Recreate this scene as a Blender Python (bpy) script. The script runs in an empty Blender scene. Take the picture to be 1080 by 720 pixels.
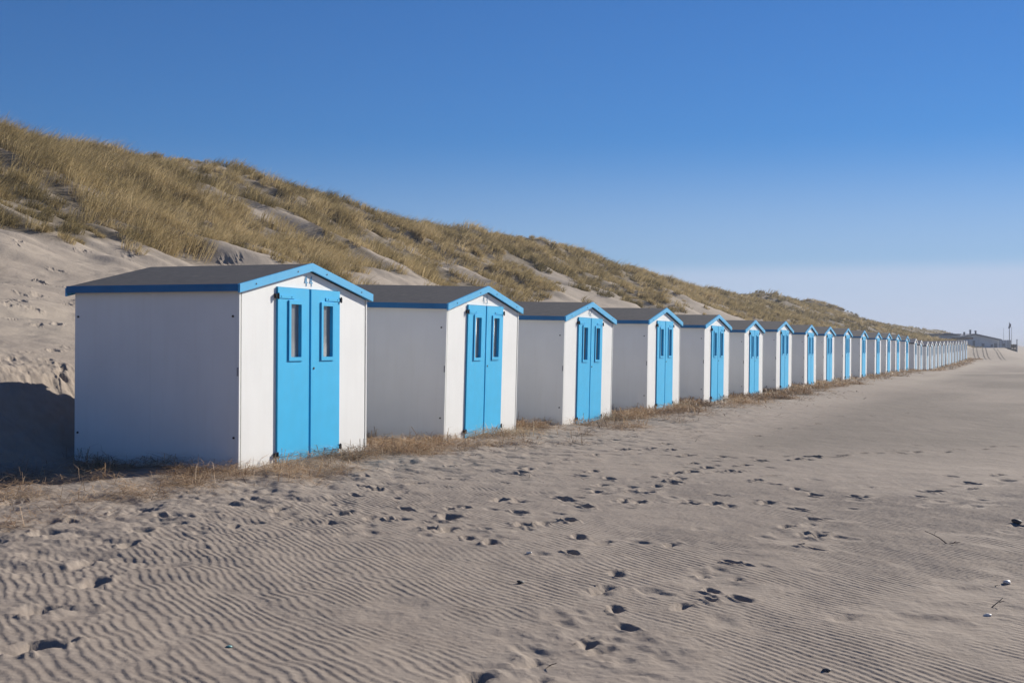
import bpy, bmesh, math, random
import numpy as np
from mathutils import Vector, Matrix

random.seed(7)
rng = np.random.default_rng(11)
SC = bpy.context.scene
COL = SC.collection

# ------------------------------------------------------------------ camera, world, sun, exposure
F = 1410.0                                  # focal length in pixels of a 1080 wide frame
cam_d = bpy.data.cameras.new('camera')
cam_d.sensor_width = 36.0
cam_d.lens = F / 1080.0 * 36.0
cam_d.clip_start = 0.1
cam_d.clip_end = 30000.0
cam = bpy.data.objects.new('camera', cam_d)
COL.objects.link(cam)
cam.location = (0, 0, 0)
cam.rotation_euler = (math.radians(90) + math.atan(6.0 / F), 0, 0)
SC.camera = cam

SUN_DIR = Vector((0.717, 0.697, 0)).normalized()
SUN_EL = math.radians(24.0)
world = bpy.data.worlds.new('World')
SC.world = world
world.use_nodes = True
wn = world.node_tree
bg = wn.nodes['Background']
sky = wn.nodes.new('ShaderNodeTexSky')
sky.sky_type = 'NISHITA'
sky.sun_disc = False
sky.sun_elevation = SUN_EL
sky.sun_rotation = math.atan2(SUN_DIR.x, SUN_DIR.y)
sky.altitude = 0
sky.air_density = 1.0
sky.dust_density = 0.0
sky.ozone_density = 5.0
bg.inputs['Strength'].default_value = 0.05
# pale, faintly violet sea haze low over the horizon, with a soft upper edge
wtc = wn.nodes.new('ShaderNodeTexCoord')
wsp = wn.nodes.new('ShaderNodeSeparateXYZ')
wn.links.new(wtc.outputs['Generated'], wsp.inputs[0])
hr = wn.nodes.new('ShaderNodeValToRGB')
hr.color_ramp.interpolation = 'EASE'
el_ = hr.color_ramp.elements
el_[0].position = 0.0; el_[0].color = (1, 1, 1, 1)
el_[1].position = 0.16; el_[1].color = (0, 0, 0, 1)
e_ = el_.new(0.051); e_.color = (.80, .80, .80, 1)
e_ = el_.new(0.065); e_.color = (.40, .40, .40, 1)
wn.links.new(wsp.outputs['Z'], hr.inputs['Fac'])
tint = wn.nodes.new('ShaderNodeMix'); tint.data_type = 'RGBA'; tint.blend_type = 'MULTIPLY'
tint.inputs['Factor'].default_value = 1.0
tint.inputs['B'].default_value = (.39, .72, 1.10, 1)
wn.links.new(sky.outputs['Color'], tint.inputs['A'])
wmx = wn.nodes.new('ShaderNodeMix'); wmx.data_type = 'RGBA'
wmx.inputs['B'].default_value = (.375/.05, .425/.05, .555/.05, 1)
wdot = wn.nodes.new('ShaderNodeVectorMath'); wdot.operation = 'DOT_PRODUCT'
wdot.inputs[1].default_value = SUN_DIR
wn.links.new(wtc.outputs['Generated'], wdot.inputs[0])
waz = wn.nodes.new('ShaderNodeMapRange'); waz.interpolation_type = 'SMOOTHSTEP'
waz.inputs['From Min'].default_value = .30; waz.inputs['From Max'].default_value = .95
waz.inputs['To Min'].default_value = .32; waz.inputs['To Max'].default_value = 1.0
wn.links.new(wdot.outputs['Value'], waz.inputs['Value'])
wml = wn.nodes.new('ShaderNodeMath'); wml.operation = 'MULTIPLY'
wn.links.new(hr.outputs['Color'], wml.inputs[0]); wn.links.new(waz.outputs['Result'], wml.inputs[1])
wn.links.new(wml.outputs[0], wmx.inputs['Factor'])
wn.links.new(tint.outputs['Result'], wmx.inputs['A'])
wn.links.new(wmx.outputs['Result'], bg.inputs['Color'])

sl = bpy.data.lights.new('sun', 'SUN')
sl.energy = 5.0
sl.angle = math.radians(0.5)
sl.color = (1.0, 0.93, 0.83)
so = bpy.data.objects.new('sun', sl)
COL.objects.link(so)
to_sun = Vector((SUN_DIR.x * math.cos(SUN_EL), SUN_DIR.y * math.cos(SUN_EL), math.sin(SUN_EL)))
so.rotation_euler = to_sun.to_track_quat('Z', 'Y').to_euler()
so.location = (40, 20, 40)

SC.view_settings.view_transform = 'Standard'
SC.view_settings.look = 'None'
SC.view_settings.exposure = 0.56
SC.view_settings.gamma = 1.0
SC.view_settings.use_curve_mapping = False

# ------------------------------------------------------------------ helpers
def link(o, parent=None):
    COL.objects.link(o)
    if parent is not None:
        o.parent = parent
    return o

def tag(o, label=None, cat=None, group=None, kind=None):
    if label: o['label'] = label
    if cat: o['category'] = cat
    if group: o['group'] = group
    if kind: o['kind'] = kind
    return o

def empty(name, loc, rot=(0, 0, 0)):
    o = bpy.data.objects.new(name, None)
    o.empty_display_size = 0.3
    o.location = loc
    o.rotation_euler = rot
    return link(o)

class MB:
    """collects boxes and prisms into one mesh"""
    def __init__(self):
        self.bm = bmesh.new()
    def box(self, x0, x1, y0, y1, z0, z1, M=None):
        vs = [self.bm.verts.new(Vector(c)) for c in
              ((x0,y0,z0),(x1,y0,z0),(x1,y1,z0),(x0,y1,z0),(x0,y0,z1),(x1,y0,z1),(x1,y1,z1),(x0,y1,z1))]
        for f in ((0,3,2,1),(4,5,6,7),(0,1,5,4),(1,2,6,5),(2,3,7,6),(3,0,4,7)):
            self.bm.faces.new([vs[i] for i in f])
        if M is not None:
            bmesh.ops.transform(self.bm, matrix=M, verts=vs)
        return vs
    def prism(self, pts, axis, a, b):
        """extrude a 2D polygon along axis ('y': pts are x,z; 'x': pts are y,z; 'z': pts are x,y)"""
        def mk(p, t):
            if axis == 'y': return Vector((p[0], t, p[1]))
            if axis == 'x': return Vector((t, p[0], p[1]))
            return Vector((p[0], p[1], t))
        A = [self.bm.verts.new(mk(p, a)) for p in pts]
        B = [self.bm.verts.new(mk(p, b)) for p in pts]
        n = len(pts)
        fs = [self.bm.faces.new(A), self.bm.faces.new(B[::-1])]
        for i in range(n):
            fs.append(self.bm.faces.new((A[i], B[i], B[(i+1) % n], A[(i+1) % n])))
        return A + B
    def cyl(self, p, q, r, n=8, r2=None):
        p, q = Vector(p), Vector(q)
        d = (q - p)
        M = Matrix.Translation((p + q) / 2) @ d.to_track_quat('Z', 'Y').to_matrix().to_4x4()
        bmesh.ops.create_cone(self.bm, cap_ends=True, segments=n, radius1=r, radius2=r if r2 is None else r2,
                              depth=d.length, matrix=M)
    def build(self, name, mat, parent=None, bevel=0.0):
        bmesh.ops.recalc_face_normals(self.bm, faces=self.bm.faces)
        me = bpy.data.meshes.new(name)
        if bevel > 0:
            bmesh.ops.bevel(self.bm, geom=list(self.bm.edges), offset=bevel, segments=1, affect='EDGES', clamp_overlap=True)
        self.bm.to_mesh(me)
        self.bm.free()
        me.materials.append(mat)
        o = bpy.data.objects.new(name, me)
        return link(o, parent)

def np_mesh(name, V, Q=None, T=None, mat=None, smooth=False, parent=None):
    """mesh from numpy verts, quads and tris"""
    me = bpy.data.meshes.new(name)
    nq = 0 if Q is None else len(Q)
    nt = 0 if T is None else len(T)
    me.vertices.add(len(V))
    me.vertices.foreach_set('co', np.ascontiguousarray(V, dtype=np.float32).ravel())
    loops = []
    if nq: loops.append(np.asarray(Q).ravel())
    if nt: loops.append(np.asarray(T).ravel())
    li = np.concatenate(loops).astype(np.int32)
    me.loops.add(len(li))
    me.loops.foreach_set('vertex_index', li)
    me.polygons.add(nq + nt)
    ls = np.concatenate([np.arange(nq) * 4, nq * 4 + np.arange(nt) * 3]).astype(np.int32)
    me.polygons.foreach_set('loop_start', ls)
    if smooth:
        me.polygons.foreach_set('use_smooth', np.ones(nq + nt, dtype=bool))
    me.update(calc_edges=True)
    if mat: me.materials.append(mat)
    o = bpy.data.objects.new(name, me)
    return link(o, parent)

# lattice noise, vectorised, about -1..1
_perm = rng.random(65536).astype(np.float64)
def vnoise(x, y, seed=0):
    x = np.asarray(x, float); y = np.asarray(y, float)
    xi = np.floor(x).astype(np.int64); yi = np.floor(y).astype(np.int64)
    fx = x - xi; fy = y - yi
    sx = fx*fx*fx*(fx*(fx*6-15)+10); sy = fy*fy*fy*(fy*(fy*6-15)+10)
    def h(a, b):
        return _perm[((a * 73856093) ^ (b * 19349663) ^ (seed * 83492791 + 12345)) & 65535]
    v = (h(xi,yi)*(1-sx)+h(xi+1,yi)*sx)*(1-sy) + (h(xi,yi+1)*(1-sx)+h(xi+1,yi+1)*sx)*sy
    return v*2-1
def fbm(x, y, seed=0, octs=4, gain=0.5):
    s = 0; a = 1; t = 0
    for k in range(octs):
        s = s + a*vnoise(x*(2.03**k)+k*17.3, y*(2.03**k)-k*9.1, seed+k); t += a; a *= gain
    return s/t*1.5
def sstep(a, b, x):
    t = np.clip((x-a)/(b-a), 0, 1)
    return t*t*(3-2*t)

# ------------------------------------------------------------------ materials
def new_mat(name):
    m = bpy.data.materials.new(name)
    m.use_nodes = True
    return m, m.node_tree, m.node_tree.nodes['Principled BSDF']

def N(t, kind, **kw):
    n = t.nodes.new(kind)
    for k, v in kw.items(): setattr(n, k, v)
    return n

def paint(name, col, rough=0.45, var=0.06, scale=3.0, dirt=None, dirt_amt=0.0, spec=0.4, bump=0.0):
    """painted board: faint uneven tone, streaks and a little grime"""
    m, t, b = new_mat(name)
    tc = N(t, 'ShaderNodeTexCoord')
    nz = N(t, 'ShaderNodeTexNoise'); nz.inputs['Scale'].default_value = scale; nz.inputs['Detail'].default_value = 6
    t.links.new(tc.outputs['Object'], nz.inputs['Vector'])
    mx = N(t, 'ShaderNodeMix', data_type='RGBA')
    c2 = tuple(c*(1-var*2) for c in col)
    mx.inputs['A'].default_value = (*col, 1); mx.inputs['B'].default_value = (*c2, 1)
    rp = N(t, 'ShaderNodeMapRange'); rp.inputs['From Min'].default_value = .35; rp.inputs['From Max'].default_value = .75
    t.links.new(nz.outputs['Fac'], rp.inputs['Value']); t.links.new(rp.outputs['Result'], mx.inputs['Factor'])
    out = mx.outputs['Result']
    if dirt:
        mp = N(t, 'ShaderNodeMapping'); mp.inputs['Scale'].default_value = (9, 9, .7)
        t.links.new(tc.outputs['Object'], mp.inputs['Vector'])
        n2 = N(t, 'ShaderNodeTexNoise'); n2.inputs['Scale'].default_value = 1.6; n2.inputs['Detail'].default_value = 5
        t.links.new(mp.outputs['Vector'], n2.inputs['Vector'])
        r2 = N(t, 'ShaderNodeMapRange'); r2.inputs['From Min'].default_value = .5; r2.inputs['From Max'].default_value = .85
        r2.inputs['To Max'].default_value = dirt_amt
        t.links.new(n2.outputs['Fac'], r2.inputs['Value'])
        # splashed sand along the foot of the boards
        sp = N(t, 'ShaderNodeSeparateXYZ'); t.links.new(tc.outputs['Object'], sp.inputs[0])
        r3 = N(t, 'ShaderNodeMapRange'); r3.inputs['From Min'].default_value = .22; r3.inputs['From Max'].default_value = .0
        r3.inputs['To Max'].default_value = .55
        t.links.new(sp.outputs['Z'], r3.inputs['Value'])
        ml = N(t, 'ShaderNodeMath', operation='MULTIPLY'); t.links.new(r3.outputs['Result'], ml.inputs[0]); t.links.new(nz.outputs['Fac'], ml.inputs[1])
        ad = N(t, 'ShaderNodeMath', operation='ADD', use_clamp=True); t.links.new(ml.outputs[0], ad.inputs[0]); t.links.new(r2.outputs['Result'], ad.inputs[1])
        m2 = N(t, 'ShaderNodeMix', data_type='RGBA'); m2.inputs['B'].default_value = (*dirt, 1)
        t.links.new(out, m2.inputs['A']); t.links.new(ad.outputs[0], m2.inputs['Factor'])
        out = m2.outputs['Result']
    t.links.new(out, b.inputs['Base Color'])
    b.inputs['Roughness'].default_value = rough
    b.inputs['Specular IOR Level'].default_value = spec
    if bump > 0:
        n3 = N(t, 'ShaderNodeTexNoise'); n3.inputs['Scale'].default_value = 2.2; n3.inputs['Detail'].default_value = 3
        t.links.new(tc.outputs['Object'], n3.inputs['Vector'])
        bp = N(t, 'ShaderNodeBump'); bp.inputs['Strength'].default_value = bump; bp.inputs['Distance'].default_value = .01
        t.links.new(n3.outputs['Fac'], bp.inputs['Height']); t.links.new(bp.outputs['Normal'], b.inputs['Normal'])
    return m

M_WHITE = paint('white_board', (.815, .825, .805), .4, .03, 2.0, (.50, .45, .38), .10, .35, .25)
M_BLUE = paint('blue_paint', (.032, .46, .80), .45, .04, 5.0, (.14, .36, .52), .08, .28, .12)
M_BARGE = paint('light_blue_paint', (.075, .43, .75), .45, .05, 5.0, (.2, .4, .55), .1, .28, .12)
M_EAVE = paint('shade_darkened_blue_paint', (.023, .165, .37), .5, .08, 5.0, None, 0, .2, .12)  # door blue darkened, so the eave boards' shade sits in the colour
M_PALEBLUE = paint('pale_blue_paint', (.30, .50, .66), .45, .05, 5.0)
M_ROOF = paint('roof_felt', (.082, .081, .084), .85, .10, 8.0, (.19, .17, .15), .35, .25, .3)
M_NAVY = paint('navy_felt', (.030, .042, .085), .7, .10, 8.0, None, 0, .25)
M_METAL = paint('dark_iron', (.025, .025, .03), .5, .1, 20)
M_INSIDE = paint('dark_wood_gap_shade', (.05, .045, .04), .8, .1, 4)  # floor wood, and the shade put into the corner gaps
M_GALVA = paint('galvanised_steel', (.33, .33, .34), .45, .1, 20)
M_NUM = paint('number_paint', (.13, .40, .66), .5, .1, 30)
M_NUMF = paint('faded_number_paint', (.45, .58, .68), .5, .15, 40)

def glass_mat():
    m, t, b = new_mat('window_glass')
    tc = N(t, 'ShaderNodeTexCoord')
    nz = N(t, 'ShaderNodeTexNoise'); nz.inputs['Scale'].default_value = 9
    t.links.new(tc.outputs['Object'], nz.inputs['Vector'])
    mx = N(t, 'ShaderNodeMix', data_type='RGBA')
    mx.inputs['A'].default_value = (.18, .195, .205, 1); mx.inputs['B'].default_value = (.23, .245, .255, 1)
    t.links.new(nz.outputs['Fac'], mx.inputs['Factor']); t.links.new(mx.outputs['Result'], b.inputs['Base Color'])
    b.inputs['Roughness'].default_value = .07
    b.inputs['Specular IOR Level'].default_value = .7
    return m
M_GLASS = glass_mat()

def sand_mat():
    m, t, b = new_mat('sand')
    ge = N(t, 'ShaderNodeNewGeometry')
    def noise(scale, detail=4, sc=(1,1,1), rot=0):
        mp = N(t, 'ShaderNodeMapping'); mp.inputs['Scale'].default_value = sc; mp.inputs['Rotation'].default_value = (0,0,rot)
        t.links.new(ge.outputs['Position'], mp.inputs['Vector'])
        n = N(t, 'ShaderNodeTexNoise'); n.inputs['Scale'].default_value = scale; n.inputs['Detail'].default_value = detail
        t.links.new(mp.outputs['Vector'], n.inputs['Vector'])
        return n.outputs['Fac']
    def rng_(f, a, b_, lo=0, hi=1):
        r = N(t, 'ShaderNodeMapRange'); r.inputs['From Min'].default_value = a; r.inputs['From Max'].default_value = b_
        r.inputs['To Min'].default_value = lo; r.inputs['To Max'].default_value = hi
        t.links.new(f, r.inputs['Value']); return r.outputs['Result']
    def mix(fac, a, c):
        x = N(t, 'ShaderNodeMix', data_type='RGBA')
        if isinstance(a, tuple): x.inputs['A'].default_value = (*a, 1)
        else: t.links.new(a, x.inputs['A'])
        if isinstance(c, tuple): x.inputs['B'].default_value = (*c, 1)
        else: t.links.new(c, x.inputs['B'])
        t.links.new(fac, x.inputs['Factor']); return x.outputs['Result']
    # darker mid-beach tone / pale wind-blown sand come from the terrain as attributes
    at = N(t, 'ShaderNodeAttribute', attribute_name='pale')
    ad = N(t, 'ShaderNodeAttribute', attribute_name='litter')
    c = mix(rng_(noise(.35, 5, (1, .35, 1), -.4), .35, .7), (.303, .256, .213), (.350, .298, .249))
    c = mix(rng_(noise(6, 5), .4, .75, 0, .6), c, (.238, .195, .160))
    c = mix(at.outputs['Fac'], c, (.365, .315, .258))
    adm = N(t, 'ShaderNodeAttribute', attribute_name='mid_dark')
    c = mix(adm.outputs['Fac'], c, (.182, .155, .129))
    ath = N(t, 'ShaderNodeAttribute', attribute_name='thatch')
    mth = N(t, 'ShaderNodeMath', operation='MULTIPLY'); t.links.new(ath.outputs['Fac'], mth.inputs[0]); t.links.new(rng_(noise(2.6, 5), .32, .55, .35, 1), mth.inputs[1])
    c = mix(mth.outputs[0], c, (.135, .108, .068))
    # dark crumbs of straw and shell grit
    v = N(t, 'ShaderNodeTexVoronoi'); v.inputs['Scale'].default_value = 26
    t.links.new(ge.outputs['Position'], v.inputs['Vector'])
    crumb = rng_(v.outputs['Distance'], .16, .10)
    nm = rng_(noise(1.7, 3), .52, .66)
    ml = N(t, 'ShaderNodeMath', operation='MULTIPLY'); t.links.new(crumb, ml.inputs[0]); t.links.new(nm, ml.inputs[1])
    ml2 = N(t, 'ShaderNodeMath', operation='MULTIPLY'); t.links.new(ml.outputs[0], ml2.inputs[0]); t.links.new(ad.outputs['Fac'], ml2.inputs[1])
    c = mix(ml2.outputs[0], c, (.10, .075, .055))
    # grain
    c = mix(rng_(noise(420, 2), .3, .7, 0, .22), c, (.165, .135, .112))
    t.links.new(c, b.inputs['Base Color'])
    b.inputs['Roughness'].default_value = .95
    b.inputs['Specular IOR Level'].default_value = .12
    n1 = noise(160, 3); n2 = noise(22, 5); n3 = noise(3.2, 4, (1, .5, 1), -.45)
    b1 = N(t, 'ShaderNodeBump'); b1.inputs['Strength'].default_value = .35; b1.inputs['Distance'].default_value = .004
    t.links.new(n1, b1.inputs['Height'])
    b2 = N(t, 'ShaderNodeBump'); b2.inputs['Strength'].default_value = .35; b2.inputs['Distance'].default_value = .02
    t.links.new(n2, b2.inputs['Height']); t.links.new(b1.outputs['Normal'], b2.inputs['Normal'])
    b3 = N(t, 'ShaderNodeBump'); b3.inputs['Strength'].default_value = .5; b3.inputs['Distance'].default_value = .06
    t.links.new(n3, b3.inputs['Height']); t.links.new(b2.outputs['Normal'], b3.inputs['Normal'])
    t.links.new(b3.outputs['Normal'], b.inputs['Normal'])
    return m
M_SAND = sand_mat()

def blade_mat(name, cols, transl=.25):
    """blade colour picked per blade from the 'tone' attribute"""
    m, t, b = new_mat(name)
    a = N(t, 'ShaderNodeAttribute', attribute_name='tone')
    r = N(t, 'ShaderNodeValToRGB')
    el = r.color_ramp.elements
    while len(el) < len(cols): el.new(.5)
    for i, c in enumerate(cols):
        el[i].position = i/(len(cols)-1); el[i].color = (*c, 1)
    t.links.new(a.outputs['Fac'], r.inputs['Fac'])
    t.links.new(r.outputs['Color'], b.inputs['Base Color'])
    b.inputs['Roughness'].default_value = .6
    b.inputs['Specular IOR Level'].default_value = .25
    tr = N(t, 'ShaderNodeBsdfTranslucent'); t.links.new(r.outputs['Color'], tr.inputs['Color'])
    mx = N(t, 'ShaderNodeMixShader'); mx.inputs[0].default_value = transl
    t.links.new(b.outputs[0], mx.inputs[1]); t.links.new(tr.outputs[0], mx.inputs[2])
    t.links.new(mx.outputs[0], t.nodes['Material Output'].inputs['Surface'])
    return m
M_GRASS = blade_mat('marram_grass', [(.13,.11,.055), (.25,.20,.10), (.38,.30,.155), (.50,.395,.215), (.60,.48,.28)], .36)
M_STRAW = blade_mat('dry_straw', [(.09,.06,.04), (.29,.185,.105), (.48,.325,.19), (.63,.48,.31)], .2)

# ------------------------------------------------------------------ place frame: p runs along the row, u runs inland
VPX = 1093.0
PHI = math.atan((VPX - 540) / F)
S, Cc = math.sin(PHI), math.cos(PHI)
X0, Y0 = -2.27, 15.14                        # first gable
def pu(X, Y):
    return (X-X0)*S + (Y-Y0)*Cc, -((X-X0)*Cc - (Y-Y0)*S)
def xy(p, u):
    return X0 + p*S - u*Cc, Y0 + p*Cc + u*S

# distance and sand level of each hut of the row
HUT_Y = [15.14, 19.9, 24.6, 29.6, 34.5, 39.0, 43.7, 48.8, 53.2, 58.3, 63.8, 69.6, 74.6, 79.6, 85.2,
         91.5, 95.8, 101.3, 105.8, 109.9, 114.2, 119.0, 124.0, 128.0, 132.4, 137.2, 142.0, 147.3, 152.6, 158.0]
HUT_Z = [-1.30, -1.34, -1.42, -1.38, -1.41, -1.46, -1.40, -1.43, -1.43, -1.42, -1.45, -1.48, -1.46, -1.48, -1.53,
         -1.66, -1.75, -1.82, -1.82, -1.77, -1.75, -1.72, -1.68, -1.68, -1.68, -1.64, -1.60, -1.56, -1.50, -1.46]
HUT_P = [(y - Y0)/Cc for y in HUT_Y]

PROF_U = np.array([-50, 2.1, 2.6, 3.4, 4.6, 6.0, 8.0, 11.0, 13.0, 15.0, 18.0, 21.0, 24.0, 26.0, 27.5, 29.5, 33, 40, 60, 200, 6000])
PROF_Z = np.array([0, .06, .40, 1.06, 1.32, 1.56, 1.98, 2.80, 3.45, 4.20, 5.45, 6.85, 8.15, 8.85, 9.0, 8.85, 8.2, 7.4, 6.5, 6, 6])
KP_P = np.array([-200, 24, 47, 75, 116, 186, 288, 339, 480, 620, 3000])
KP_K = np.array([1.0, 1.0, 1.0, .965, .945, .81, .63, .62, .62, .62, .62])
_uu = np.linspace(-50, 220, 5401)
_pp = np.interp(_uu, PROF_U, PROF_Z)
_k = np.exp(-np.linspace(-2, 2, 21)**2); _k /= _k.sum()
_pp = np.convolve(np.pad(_pp, 10, mode='edge'), _k, mode='valid')

def terrain(X, Y):
    """level of the sand without ripples and prints"""
    X = np.asarray(X, float); Y = np.asarray(Y, float)
    p, u = pu(X, Y)
    base = np.interp(p, [-60, -14, -8] + HUT_P + [190, 260, 400], [-1.38, -1.38, -1.34] + HUT_Z + [-1.5, -1.5, -1.5])
    z = base - .028 - .05*sstep(-.6, -4, u) - .0115*np.maximum(0, -u-12)
    z = np.where(u < -90, np.maximum(z, -2.6), z)
    # gentle wide undulation of the beach
    far = sstep(18, 60, Y)
    z = z + .02*fbm(X/3.1, Y/4.3, 3, 3)*(1-far) + .10*fbm(X/9, Y/26, 5, 3)*far*sstep(0, -4, u)
    # low bank of sand across the end of the row
    pl = sstep(160, 196, Y)*sstep(-7.2, -1.0, u)
    z = z + pl*1.28*(1 + .12*vnoise(X/5, Y/9, 9))
    # dune
    us = u + (1.1*fbm(p/16, p*0+3.1, 21, 3))*sstep(4, 10, u)
    us = us - 9.5*sstep(215, 245, p)*sstep(345, 320, p)*sstep(30, 14, u)
    d = np.interp(us, _uu, _pp)*np.interp(p, KP_P, KP_K) - .35*sstep(21, 26, us)*sstep(20, 10, p) - .12*sstep(21, 26, us)
    # hummocks run down the fall line and slew towards the right
    a = p + .35*u
    hum = fbm(a/5.0, u/11.0, 31, 4, .55)
    z = z + d + hum*(.55*sstep(9, 15, us)*sstep(60, 35, us)) + .22*np.abs(fbm(a/1.7, u/4.2, 41, 3))*sstep(12, 16, us)*sstep(60, 30, us)
    # long low crest swells, seen against the sky
    z = z + .55*fbm(p/19, u*0+.7, 51, 3)*sstep(20, 26, us)
    # bare slope: scour steps and lumps
    bare = sstep(3.0, 6.0, us)*sstep(18, 13, us)
    z = z + bare*(.10*fbm(a/2.4, u/1.1, 61, 4) + .10*np.abs(fbm(p/3.2, u/2.6, 63, 3)))
    return z

def px_ground(px, py):
    """where the sand seen at a photo pixel lies"""
    dx = (px-540)/F; dz = (366-py)/F
    y = 2.0
    ys = np.linspace(3, 260, 6000)
    zz = terrain(ys*dx, ys)
    k = np.argmax(zz >= ys*dz)
    return float(ys[k]*dx), float(ys[k])

# where marram grass grows on the dune
BLOB = []
for (bx_, by_, br_, bs_) in [(48,240,1.0,1.6),(132,236,1.2,1.6),(20,228,1.4,1.4),(85,228,1.3,1.4),(170,238,.7,1.2),(60,185,3.2,1.4),(100,208,2.6,1.4),(25,215,3.2,1.4),(140,228,1.7,1.3),(10,175,3.5,1.2),(70,222,1.6,1.2),
      (205,178,1.6,-1.0),(190,166,1.0,-.6),(240,205,2.0,-1.1),(270,232,2.0,-1.3),(295,247,1.8,-1.3),(215,232,1.6,-1.0),(120,260,2.2,-1.5),(180,262,2.4,-1.5),
      (60,255,2.2,-1.5),(235,258,2.0,-1.5),(330,262,.9,1.5),(357,265,.9,1.5),(228,222,1.0,.9),(240,243,.8,1.2),(215,243,.8,1.2),(260,226,1.0,1.2),
      (455,262,2.5,-.8),(480,285,2.5,-1.0),(410,283,1.6,-1.0),(540,290,1.6,1.2),(510,278,1.4,1.2),(600,300,3.0,-.9),(580,285,2.2,-.7),(650,305,2.4,-.8)]:
    qx, qy = px_ground(bx_, by_); qp, qu = pu(qx, qy); BLOB.append((qp, qu, br_*1.3, bs_))
def grass_cover(p, u):
    ub = 13.6 + 1.3*fbm(p/8.0, p*0+5, 121, 3) + 2.0*vnoise(p/3.1, u/30, 123) - 1.2*sstep(14, 4, p) - 4.0*sstep(70, 130, p) - 6.0*sstep(140, 190, p) - .8*sstep(28, 20, p)
    low = (u-ub)/2.2
    a = p + .35*u
    holes = fbm(a/4.2, u/9.0, 127, 3) + .55*fbm(p/1.6, u/2.2, 129, 2)
    b = 0
    for (qp, qu, br_, bs_) in BLOB:
        b = b + bs_*np.exp(-(((p-qp)**2 + ((u-qu)*1.2)**2)/br_**2))
    g = np.minimum(np.clip(low + 1.2*np.maximum(b, 0), 0, 1), sstep(-1.25, -.30, holes + .22*sstep(14.5, 17, u) + .35*sstep(17, 22, u) + .75*sstep(29, 21, p)*sstep(13.5, 16, u) + b))
    return g

# ------------------------------------------------------------------ the sand, one sheet: grid turned so that one axis crosses the ripples
KA = Vector((.89, .455)).normalized()
ax, ay = KA.x, KA.y
def grow(start, step, ratio, stop, cap=1e9):
    out = []; v = start; d = step
    sgn = 1 if stop > start else -1
    while sgn*(stop - v) > 0:
        v += sgn*d; d = min(d*ratio, cap); out.append(v)
    return out
DA = .0074; DB = .034
a_lo, a_hi, b_lo, b_hi = .2, 11.3, 3.3, 15.2
A = np.array(sorted(grow(-11, .05, 1.02, -60, .8) + grow(-60, .8, 1.08, -7000)
             + list(np.arange(-11, a_lo, .05)) + list(np.arange(a_lo, a_hi, DA)) + list(np.arange(a_hi, 21, .05))
             + grow(21, .05, 1.013, 420) + grow(420, 5, 1.08, 9000)))
B = np.array(sorted(grow(b_lo, .05, 1.08, -7000)
             + list(np.arange(b_lo, b_hi, DB)) + list(np.arange(b_hi, 28, .05))
             + grow(28, .05, 1.012, 420) + grow(420, 5, 1.08, 9000)))
A = np.unique(np.round(A, 5)); B = np.unique(np.round(B, 5))
AA, BB = np.meshgrid(A, B)                    # rows: b, columns: a
GX = AA*ax - BB*ay
GY = AA*ay + BB*ax
GZ = terrain(GX, GY)
GP, GU = pu(GX, GY)

# ripples: carrier wave times a slowly wandering complex amplitude, so crests fork and die out as real ones do
LAM = .070
def lowpass(n_a, n_b, step, la, lb, seed):
    r = np.random.default_rng(seed)
    g = r.normal(size=(n_b, n_a)) + 1j*r.normal(size=(n_b, n_a))
    fa = np.fft.fftfreq(n_a, step)[None, :]; fb = np.fft.fftfreq(n_b, step)[:, None]
    G = np.fft.fft2(g)*np.exp(-((fa*la)**2 + (fb*lb)**2)*2)
    out = np.fft.ifft2(G)
    return out/np.sqrt(np.mean(np.abs(out)**2))
ST = .03
na, nb = 560, 560
Af = lowpass(na, nb, ST, .42, .95, 5) + .70
def sample(Fd, a, b):
    fa = np.clip((a - a_lo + .8)/ST, 0, na-2.001); fb = np.clip((b - b_lo + .8)/ST, 0, nb-2.001)
    i = fa.astype(int); j = fb.astype(int); x = fa-i; y = fb-j
    return (Fd[j,i]*(1-x)+Fd[j,i+1]*x)*(1-y)+(Fd[j+1,i]*(1-x)+Fd[j+1,i+1]*x)*y
ia = np.where((A >= a_lo-.3) & (A <= a_hi+.3))[0]; ib = np.where((B >= b_lo-.2) & (B <= b_hi+3))[0]
sa, sb = slice(ia[0], ia[-1]+1), slice(ib[0], ib[-1]+1)
a_, b_ = AA[sb, sa], BB[sb, sa]
amp = sample(Af, a_, b_)
bend = .075*fbm(a_/1.3, b_/1.7, 71, 3) + .024*fbm(a_/.30, b_/.20, 73, 2)*sstep(5.5, 2.0, a_) + .006*fbm(a_/.2, b_/.25, 74, 2)
# crests stand closer together towards the right
at_ = np.linspace(a_lo-2, a_hi+2, 400)
lam_ = np.interp(at_, [0, .6, 3, 5, 8], [.058, .058, .050, .043, .042])
cyc_ = np.concatenate([[0], np.cumsum(np.diff(at_)*2/(lam_[1:]+lam_[:-1]))])
LOC = np.interp(a_, at_, lam_)
ph = np.angle(amp) + 2*np.pi*np.interp(a_ + bend + .05*np.sin(b_*1.1), at_, cyc_)
fr = (ph/(2*np.pi)) % 1.0
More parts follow.
